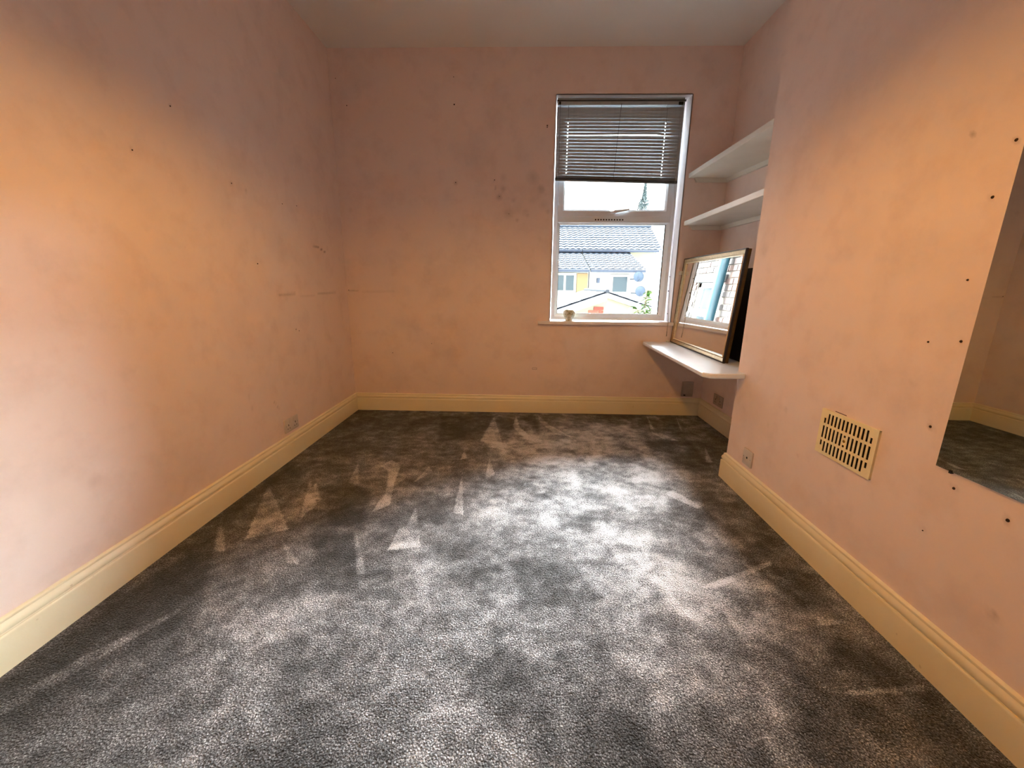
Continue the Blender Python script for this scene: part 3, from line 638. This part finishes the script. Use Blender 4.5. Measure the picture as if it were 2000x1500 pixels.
# ------------------------------------------------------------------ sockets
def plate(name, label, cat, c, n, w, h, kind, mat, group=None, d=.009):
    """wall plate centred at c on a wall with outward normal n ('x+','x-','y-')"""
    t = thing(name, label, cat, c, group)
    ax = {'x+': (Vector((0,-1,0)), Vector((1,0,0))), 'x-': (Vector((0,1,0)), Vector((-1,0,0))), 'y-': (Vector((1,0,0)), Vector((0,-1,0)))}[n]
    def bb(u0, v0, u1, v1, w0, w1, bev=0):
        def f(bm):
            P = Vector(c)+ax[0]*u0+ax[1]*w0+Vector((0,0,v0)); Q_ = Vector(c)+ax[0]*u1+ax[1]*w1+Vector((0,0,v1)); box(bm, P, Q_, bev)
        return f
    part('face_plate', t, mat, bb(-w/2, -h/2, w/2, h/2, .0002, d, .0025), smooth='auto')
    if kind == 'double':
        for s in (-.0365, .0365):
            part('rocker_switch', t, mat, bb(s+(.010 if s < 0 else -.022), .010, s+(.022 if s < 0 else -.010), .032, d-.001, d+.0035, .001))
            def pins(bm):
                bb(s-.003, -.004, s+.003, .008, d-.0005, d+.0004)(bm); bb(s-.0145, -.021, s-.0075, -.0165, d-.0005, d+.0004)(bm); bb(s+.0075, -.021, s+.0145, -.0165, d-.0005, d+.0004)(bm)
            part('pin_holes', t, MT['black'], pins)
    if kind == 'aerial':
        part('aerial_hole', t, MT['black'], lambda bm: lathe(bm, [(0, -d-.001), (.0055, -d-.001), (.0055, -d+.001)], c, 16, 'x'))
    if kind == 'blank':
        part('access_hole', t, MT['black'], bb(-.030, -.055, -.014, -.046, d-.0005, d+.0008)); part('lid_panel', t, mat, bb(-.038, -.04, .038, .055, d-.001, d+.003, .001))
    for s in ((-1, 1) if kind != 'blank' else (-1, 1)):
        off = .060 if kind == 'double' else .030
        part('screw', t, MT['steel'], bb(s*off-.002, -.002 if kind != 'blank' else -.047, s*off+.002, .002 if kind != 'blank' else -.043, d-.0005, d+.0006))
    return t
plate('double_socket', 'white double plug socket on the left wall above the skirting', 'socket', (XL, 2.343, .2095), 'x+', .145, .084, 'double', MT['plastic'])
plate('double_socket', 'shaded double plug socket in the alcove below the desk shelf', 'socket', (XR, 3.022, .2130), 'x-', .145, .084, 'double', MT['plastic_dark'])
plate('junction_box', 'upright blanking box on the window wall below the desk shelf', 'junction box', (1.371, YB, .2265), 'y-', .092, .126, 'blank', MT['plastic_dark'], None, .016)
plate('aerial_socket', 'square aerial socket plate at the alcove end of the chimney breast', 'socket', (XC, 1.950, .2125), 'x-', .080, .082, 'aerial', MT['plastic'])

# ------------------------------------------------------------------ ceiling pendant just above the frame
lp = thing('pendant_lamp', 'warm ceiling pendant with domed fabric shade in the room centre', 'lamp', (*LAMP_POS[:2], ZC))
lx, ly, lz = LAMP_POS
part('ceiling_rose', lp, MT['shelf'], lambda bm: lathe(bm, [(0, ZC-.03), (.03, ZC-.028), (.045, ZC-.01), (.047, ZC-.0005), (0, ZC-.0005)], (lx, ly, 0), 24), True)
part('flex', lp, MT['shelf'], lambda bm: tube(bm, [(lx, ly, ZC-.02), (lx, ly, lz+.13)], .003, 6))
part('lamp_holder', lp, MT['shelf'], lambda bm: lathe(bm, [(0, lz+.13), (.016, lz+.128), (.018, lz+.07), (0, lz+.07)], (lx, ly, 0), 16), True)
part('lamp_shade', lp, MT['shade'], lambda bm: lathe(bm, [(.02, lz+.125), (.10, lz+.11), (.16, lz+.04), (.190, lz-.062), (.188, lz-.062), (.157, lz+.039), (.098, lz+.107), (.02, lz+.122)], (lx, ly, 0), 40), True)
ld = bpy.data.lights.new('bulb', 'POINT'); lo = bpy.data.objects.new('bulb', ld); COL.objects.link(lo); lo.location = LAMP_POS
ld.energy = LAMP_W; ld.color = LAMP_COL; ld.shadow_soft_size = .045

# ================================================================== OUTSIDE
GZ = -2.9
bm = bmesh.new(); box(bm, (-40, YB+.3, GZ-.3), (60, 90, GZ)); struct(obj('ground', bm, MT['grass']), 'back yards and gardens far below the window')

def wall_box(name, parent, mat, a, b): return part(name, parent, mat, B(a, b))
# --- rear extension wall beside the window: brick by brick where the framed mirror shows it
OX = .12
ext = thing('rear_extension', 'brick rear extension with a small white window, seen in the framed mirror', 'building', (OX, 3.7, GZ))
wy0, wy1, wz0, wz1 = 5.30, 6.08, .35, 1.285
def ext_core(bm):
    x0, x1 = -3.2, OX-.012
    for a, b in (((x0, 3.62, GZ), (x1, wy0, 3.0)), ((x0, wy1, GZ), (x1, 8.2, 3.0)), ((x0, wy0, GZ), (x1, wy1, wz0)), ((x0, wy0, wz1), (x1, wy1, 3.0))): box(bm, a, b)
part('mortar_wall', ext, MT['mortar'], ext_core)
part('parapet', ext, MT['lintel'], B((-3.3, 3.62, 3.0), (OX+.05, 8.3, 3.08)))
bl_, bh, j = .215, .065, .012
def brick_mesh(mat, L, Hh, D=.016):
    bm = bmesh.new(); box(bm, (-D, 0, 0), (0, L, Hh)); bmesh.ops.bevel(bm, geom=[e for e in bm.edges if all(v.co.x > -.001 for v in e.verts)], offset=.003, segments=1, affect='EDGES')
    bmesh.ops.recalc_face_normals(bm, faces=bm.faces); me = bpy.data.meshes.new('brick'); bm.to_mesh(me); bm.free(); me.materials.append(mat); return me
full = [brick_mesh(m, bl_, bh) for m in MT['brick']]; half_ = [brick_mesh(m, .1, bh) for m in MT['brick']]
cnt = 0; far = bmesh.new()
z = GZ; row = 0
while z < 2.95:
    y = 3.64-(.1135 if row % 2 else 0)
    while y < 8.1:
        y0, y1 = y, y+bl_
        if row % 3 == 2: y1 = y+.1                                     # header course
        clash = (y1 > wy0-.02 and y0 < wy1+.02 and z+bh > wz0-.08 and z < wz1+.1)
        if not clash and y0 > 3.63:
            if .62 < z < 1.66 and 4.75 < y0 < 7.1 and cnt < 290:
                o = bpy.data.objects.new('brick', random.choice(half_ if row % 3 == 2 else full)); COL.objects.link(o); o.parent = ext
                o.location = (OX+random.uniform(-.003, .003)-OX, y0-3.7, z-GZ); cnt += 1
            elif z > -.4: box(far, (OX-.016, y0, z), (OX, y1, z+bh))
        y = y1+j
    z += bh+j; row += 1
o = obj('distant_bricks', far, MT['brick'][0], ext); o.location = (-OX, -3.7, -GZ); o['kind'] = 'stuff'
part('lintel', ext, MT['lintel'], B((OX-.03, wy0-.12, wz1), (OX+.012, wy1+.2, wz1+.09), .004), label='dark stone lintel')
part('stone_sill', ext, MT['white_render'], B((OX-.1, wy0-.06, wz0-.07), (OX+.04, wy1+.06, wz0), .004))
ew = part('side_window', ext, MT['upvc'], lambda bm: [box(bm, *q, .004) for q in (((OX-.09, wy0, wz0), (OX-.03, wy0+.06, wz1)), ((OX-.09, wy1-.09, wz0), (OX-.03, wy1, wz1)), ((OX-.09, wy0, wz1-.07), (OX-.03, wy1, wz1)), ((OX-.09, wy0, wz0), (OX-.03, wy1, wz0+.06)), ((OX-.09, wy0, .83), (OX-.025, wy1, .93)))], label='small white window of the extension')
part('pane', ew, MT['ext_glass'], B((OX-.075, wy0+.05, .92), (OX-.065, wy1-.08, wz1-.06))); part('pane', ew, MT['ext_glass'], B((OX-.075, wy0+.05, wz0+.05), (OX-.065, wy1-.08, .84)))
dp = thing('soil_pipe', 'thick black soil pipe on the brick extension, overexposed teal painted in, seen in the framed mirror', 'pipe', (OX+.075, 5.2, GZ))
part('pipe', dp, MT['teal'], lambda bm: tube(bm, [(OX+.075, 5.2, GZ), (OX+.075, 5.2, 3.3)], .057, 20), 'auto')
for zz in (-1.2, .3, 1.9): part('pipe_collar', dp, MT['teal'], lambda bm: (lathe(bm, [(.06, zz), (.068, zz+.005), (.068, zz+.06), (.06, zz+.065)], (OX+.075, 5.2, 0), 20), box(bm, (OX-.005, 5.13, zz+.015), (OX+.03, 5.27, zz+.05))), True)

# --- roofs with real stepped pantile courses
def tile_roof(name, parent, mat, x0, x1, ye, ze, yr, zr, courses, tw=.3, amp=.02):
    """courses of wavy tiles from eave (ye,ze) to ridge (yr,zr)"""
    bm = bmesh.new(); sy, sz = (yr-ye)/courses, (zr-ze)/courses; nn = Vector((0, -(zr-ze), (yr-ye))).normalized(); nx = int((x1-x0)/tw*4)
    for c in range(courses):
        P = Vector((0, ye+sy*c, ze+sz*c)); Q_ = Vector((0, ye+sy*(c+1.15), ze+sz*(c+1.15)))
        lo, hi, un = [], [], []
        for i in range(nx+1):
            x = x0+(x1-x0)*i/nx; wv = amp*math.sin(2*PI*x/tw)
            lo.append(bm.verts.new(P+Vector((x, 0, 0))+nn*(.045+wv))); hi.append(bm.verts.new(Q_+Vector((x, 0, 0))+nn*(.0+wv))); un.append(bm.verts.new(P+Vector((x, 0, 0))+nn*(-.02+wv)))
        for i in range(nx): bm.faces.new((lo[i], lo[i+1], hi[i+1], hi[i])); bm.faces.new((un[i], un[i+1], lo[i+1], lo[i]))
    root = Vector((0,0,0)); q = parent
    while q is not None: root += q.location; q = q.parent
    bmesh.ops.translate(bm, verts=bm.verts, vec=-root)
    o = obj(name, bm, mat, parent); o['kind'] = 'stuff'; return o
def gutter(parent, x0, x1, y, z): part('gutter', parent, MT['gutter'], B((x0, y-.12, z-.12), (x1, y, z), .02))
def house(x0, x1, label, verge_right):
    h = thing('terraced_house', label, 'house', ((x0+x1)/2, 22.3, GZ))
    part('main_wall', h, MT['render'], lambda bm: prism(bm, [(x0, 22.3, GZ), (x0, 22.3, 2.95), (x0, 24.25, 4.15), (x0, 26.2, 2.95), (x0, 26.2, GZ)], (x1-x0-.02, 0, 0)))
    tile_roof('roof_tiles', h, MT['tile'], x0-.01, x1+(.15 if verge_right else 0), 22.0, 2.90, 24.25, 4.27, 10)
    part('rear_slope', h, MT['tile'], lambda bm: prism(bm, [(x0, 24.25, 4.27), (x0, 26.5, 2.9), (x0, 26.5, 2.8), (x0, 24.25, 4.17)], (x1-x0+(.15 if verge_right else 0), 0, 0)))
    part('ridge', h, MT['tile'], lambda bm: tube(bm, [(x0, 24.25, 4.29), (x1+(.15 if verge_right else 0), 24.25, 4.29)], .09, 8))
    gutter(h, x0, x1, 22.02, 2.88)
    return h
def frame_win(h, x0, x1, z0, z1, y, panes):
    f = part('window', h, MT['white_render'], lambda bm: box(bm, (x0, y-.05, z0), (x1, y+.02, z1)))
    for a, b in panes: part('pane', f, MT['ext_glass'], B((a, y-.07, z0+.12), (b, y-.04, z1-.1)))
    part('window_ledge', h, MT['white_render'], B((x0-.06, y-.14, z0-.09), (x1+.06, y+.01, z0), .01))
# left neighbour with its lower rear wing
hL = house(-7.5, 2.95, 'left terraced house across the yards with tan panel beside its windows', False)
part('rear_wing_wall', hL, MT['white_render'], B((-3.0, 19.3, GZ), (2.93, 22.3, 1.75)))
tile_roof('roof_tiles', hL, MT['tile'], -3.1, 2.93, 19.05, 1.80, 22.3, 2.78, 9)
gutter(hL, -3.1, 2.93, 19.07, 1.79)
part('tan_panel', hL, MT['tan'], B((2.40, 19.24, .20), (2.90, 19.31, 1.62), .01), label='tan rendered strip of wall')
frame_win(hL, 1.28, 2.36, .74, 1.63, 19.28, ((1.40, 1.80), (1.90, 2.26))); frame_win(hL, -.9, .5, .74, 1.63, 19.28, ((-.8, -.25), (-.15, .4)))
part('chimney', hL, MT['chimney'], B((-2.3, 24.0, 3.9), (-1.4, 24.6, 5.3), .02))
# right neighbour
hR = house(2.97, 6.85, 'right terraced house across the yards with tiled rear wing and a wall lamp', True)
part('rear_wing_wall', hR, MT['white_render'], B((2.97, 19.3, GZ), (5.25, 22.3, 1.75)))
tile_roof('roof_tiles', hR, MT['tile'], 2.97, 5.42, 19.05, 1.80, 22.3, 2.78, 9)
gutter(hR, 2.97, 5.42, 19.07, 1.79)
frame_win(hR, 3.92, 4.80, .70, 1.58, 19.28, ((4.04, 4.68),))
part('wall_lamp', hR, MT['gutter'], B((3.30, 19.16, 1.20), (3.44, 19.31, 1.42), .02))
for px, pz in ((5.0, 1.48), (5.12, .86)):
    d = thing('satellite_dish', ('upper of two' if pz > 1.2 else 'lower of two')+' round blue-grey satellite dishes on the right house', 'satellite dish', (px, 18.6, pz), 'satellite dishes on the right house')
    part('bowl', d, MT['dish'], lambda bm: lathe(bm, [(0, 0), (.12, -.015), (.2, -.045), (.23, -.065), (.22, -.05), (.12, .0), (0, .02)], (px-.0, 18.6, pz), 20, 'y'), True)
    part('arm', d, MT['gutter'], lambda bm: (tube(bm, [(px, 18.6, pz), (px, 18.85, pz-.1), (px-.2, 19.29, pz-.1)], .025, 6), tube(bm, [(px, 18.6, pz-.2), (px, 18.3, pz-.1)], .015, 6)))

# --- gabled outbuilding nearer the window
gb = thing('gabled_annex', 'low gabled annex below the window with slate roof and red brick gable', 'building', (1.785, 9.0, GZ))
AX, AZ = 1.785, .924; LXe, LZe = .70, .545; RXe, RZe = 2.80, .60; GY0, GY1 = 9.0, 12.2
part('annex_wall', gb, MT['render'], lambda bm: prism(bm, [(.78, 9.05, GZ), (2.72, 9.05, GZ), (2.72, 9.05, RZe-.03), (AX, 9.05, AZ-.09), (.78, 9.05, LZe-.06)], (0, 3.1, 0)))
# red brick infill of the gable, left of the ridge line
rb = [(lambda me: me)(None)]*0
def rbrick(mat, L):
    bm = bmesh.new(); box(bm, (0, -.016, 0), (L, .004, .065)); bmesh.ops.bevel(bm, geom=[e for e in bm.edges if all(v.co.y < -.01 for v in e.verts)], offset=.003, segments=1, affect='EDGES')
    bmesh.ops.recalc_face_normals(bm, faces=bm.faces); me = bpy.data.meshes.new('brick'); bm.to_mesh(me); bm.free(); me.materials.append(mat); return me
rm = [rbrick(m, .215) for m in MT['red_brick']]; rmh = [rbrick(m, .1) for m in MT['red_brick']]
def gz(x): return (AZ-.20+(x-AX)*(AZ-LZe)/(AX-LXe))
for r in range(9):
    z = .09+r*.077; x = .84+(.1135 if r % 2 else 0)
    while x < AX-.05:
        L = .215
        if x+L > AX: L = .1
        if z+.065 < gz(x)+.0:
            o = bpy.data.objects.new('brick', random.choice(rm if L > .2 else rmh)); COL.objects.link(o); o.parent = gb; o.location = (x-1.785, 9.045-9.0, z-GZ)
        x += L+.012
# slates of the left slope, each one a piece; right slope the same
def slate(mat=None, L=.52, Wd=.30):
    bm = bmesh.new(); box(bm, (0, 0, 0), (Wd*1.12, L, .014), .002); bmesh.ops.recalc_face_normals(bm, faces=bm.faces)
    me = bpy.data.meshes.new('slate'); bm.to_mesh(me); bm.free(); me.materials.append(MT['slate']); return me
sm = slate()
for side, (ex_, ez_) in enumerate(((LXe, LZe), (RXe, RZe))):
    L = math.hypot(AX-ex_, AZ-ez_); rows = 4; ang = math.atan2(AZ-ez_, abs(AX-ex_)); wd = L/rows
    for r in range(rows):
        for c in range(6):
            o = bpy.data.objects.new('slate', sm); COL.objects.link(o); o.parent = gb
            t = r/rows; x = ex_+(AX-ex_)*t; z = ez_+(AZ-ez_)*t+.022
            y = GY0+.04+c*.53+(.0 if r % 2 else .0)
            if side == 0: o.rotation_euler = (0, -ang+.03, 0); o.location = (x-1.785, y-9, z-GZ)
            else: o.rotation_euler = (0, ang-.03, PI); o.rotation_euler = Matrix.Rotation(PI, 3, 'Z').to_euler(); o.rotation_euler = (Matrix.Rotation(PI, 3, 'Z') @ Matrix.Rotation(-ang+.03, 3, 'Y')).to_euler(); o.location = (x-1.785, y+.52-9, z-GZ)
            o.scale = (wd/.30, 1, 1)
part('roof_deck', gb, MT['gutter'], lambda bm: (prism(bm, [(LXe, GY0, LZe), (AX, GY0, AZ), (AX, GY0, AZ-.05), (LXe, GY0, LZe-.05)], (0, 3.25, 0)), prism(bm, [(RXe, GY0, RZe), (AX, GY0, AZ), (AX, GY0, AZ-.05), (RXe, GY0, RZe-.05)], (0, 3.25, 0))))
part('verge_board', gb, MT['white_render'], lambda bm: (prism(bm, [(LXe, 8.97, LZe-.01), (AX, 8.97, AZ-.01), (AX, 8.97, AZ-.17), (LXe, 8.97, LZe-.17)], (0, .03, 0)), prism(bm, [(RXe, 8.97, RZe-.01), (AX, 8.97, AZ-.01), (AX, 8.97, AZ-.11), (RXe, 8.97, RZe-.11)], (0, .03, 0))), label='white boards along the gable edge')
part('ridge', gb, MT['slate'], lambda bm: tube(bm, [(AX, GY0-.02, AZ+.025), (AX, GY1+.05, AZ+.025)], .045, 8))

# --- leafy sapling beside the annex
sp = thing('leafy_sapling', 'bright green leafy sapling growing up beside the annex gable', 'plant', (2.30, 8.2, GZ))
def stems(bm):
    tube(bm, [(2.30, 8.2, GZ), (2.34, 8.2, -.5), (2.36, 8.2, .4), (2.40, 8.2, .98)], .022, 6, .006)
    tube(bm, [(2.34, 8.2, -.2), (2.28, 8.15, .4), (2.20, 8.15, .72)], .012, 6, .004); tube(bm, [(2.35, 8.2, 0), (2.44, 8.15, .4), (2.52, 8.12, .7)], .012, 6, .004)
part('stem', sp, MT['stem'], stems)
def leaf_mesh(mat):
    bm = bmesh.new(); pts = [(0, 0, 0), (.03, .022, .006), (.075, .03, .004), (.12, .018, -.008), (.155, 0, -.022), (.12, -.018, -.008), (.075, -.03, .004), (.03, -.022, .006)]
    v = [bm.verts.new(p) for p in pts]; mid = [bm.verts.new((x, 0, z)) for x, z in ((.04, -.002), (.08, -.004), (.12, -.012))]
    chain = [v[0], mid[0], mid[1], mid[2], v[4]]; up_ = [v[0], v[1], v[2], v[3], v[4]]; dn = [v[0], v[7], v[6], v[5], v[4]]
    for s in (up_, dn):
        bm.faces.new((chain[0], chain[1], s[1])); bm.faces.new((chain[1], chain[2], s[2], s[1])); bm.faces.new((chain[2], chain[3], s[3], s[2])); bm.faces.new((chain[3], chain[4], s[3]))
    bmesh.ops.recalc_face_normals(bm, faces=bm.faces); bmesh.ops.solidify(bm, geom=bm.faces[:], thickness=.0015)
    me = bpy.data.meshes.new('leaf'); bm.to_mesh(me); bm.free(); me.materials.append(mat); return me
lm = [leaf_mesh(m) for m in MT['leaf']]
axes = (((2.36, 8.2, .3), (2.40, 8.2, .98)), ((2.28, 8.15, .35), (2.20, 8.15, .72)), ((2.44, 8.15, .35), (2.52, 8.12, .72)))
for k in range(120):
    a, b = axes[(0, 0, 0, 1, 2)[k % 5]]; t = random.random(); p = Vector(a).lerp(Vector(b), t)
    o = bpy.data.objects.new('leaf', random.choice(lm)); COL.objects.link(o); o.parent = sp; o.location = p-sp.location
    o.rotation_euler = (random.uniform(-.5, .5), random.uniform(-.6, .7), random.uniform(0, 2*PI)); s = random.uniform(.8, 1.4)*(1.1-.35*t); o.scale = (s, s, s)

# --- tall tree far beyond the roofs, haze put into its colour
tr = thing('distant_tree', 'tall haze-coloured tree standing far beyond the roofs', 'tree', (10.8, 40, GZ))
part('trunk', tr, MT['stem'], lambda bm: tube(bm, [(10.8, 40, GZ), (10.8, 40, 9.3)], .16, 8, .01))
def crown(bm):
    for k in range(4200):
        t = random.random()**.8; z = 3.0+7.0*t; R_ = (1-t)*1.6+.12
        if z > 8.8: R_ *= .6
        a = random.uniform(0, 2*PI); r = R_*math.sqrt(random.random()); c = Vector((10.75+r*math.cos(a), 40+r*math.sin(a), z+random.uniform(-.2, .2)))
        s = random.uniform(.06, .12); u = Vector((random.gauss(0,1), random.gauss(0,1), random.gauss(0,1))).normalized(); w = u.orthogonal().normalized()
        bm.faces.new([bm.verts.new(c+q) for q in (u*s, w*s*.6, -u*s, -w*s*.6)])
part('foliage', tr, MT['tree'], crown)['kind'] = 'stuff'
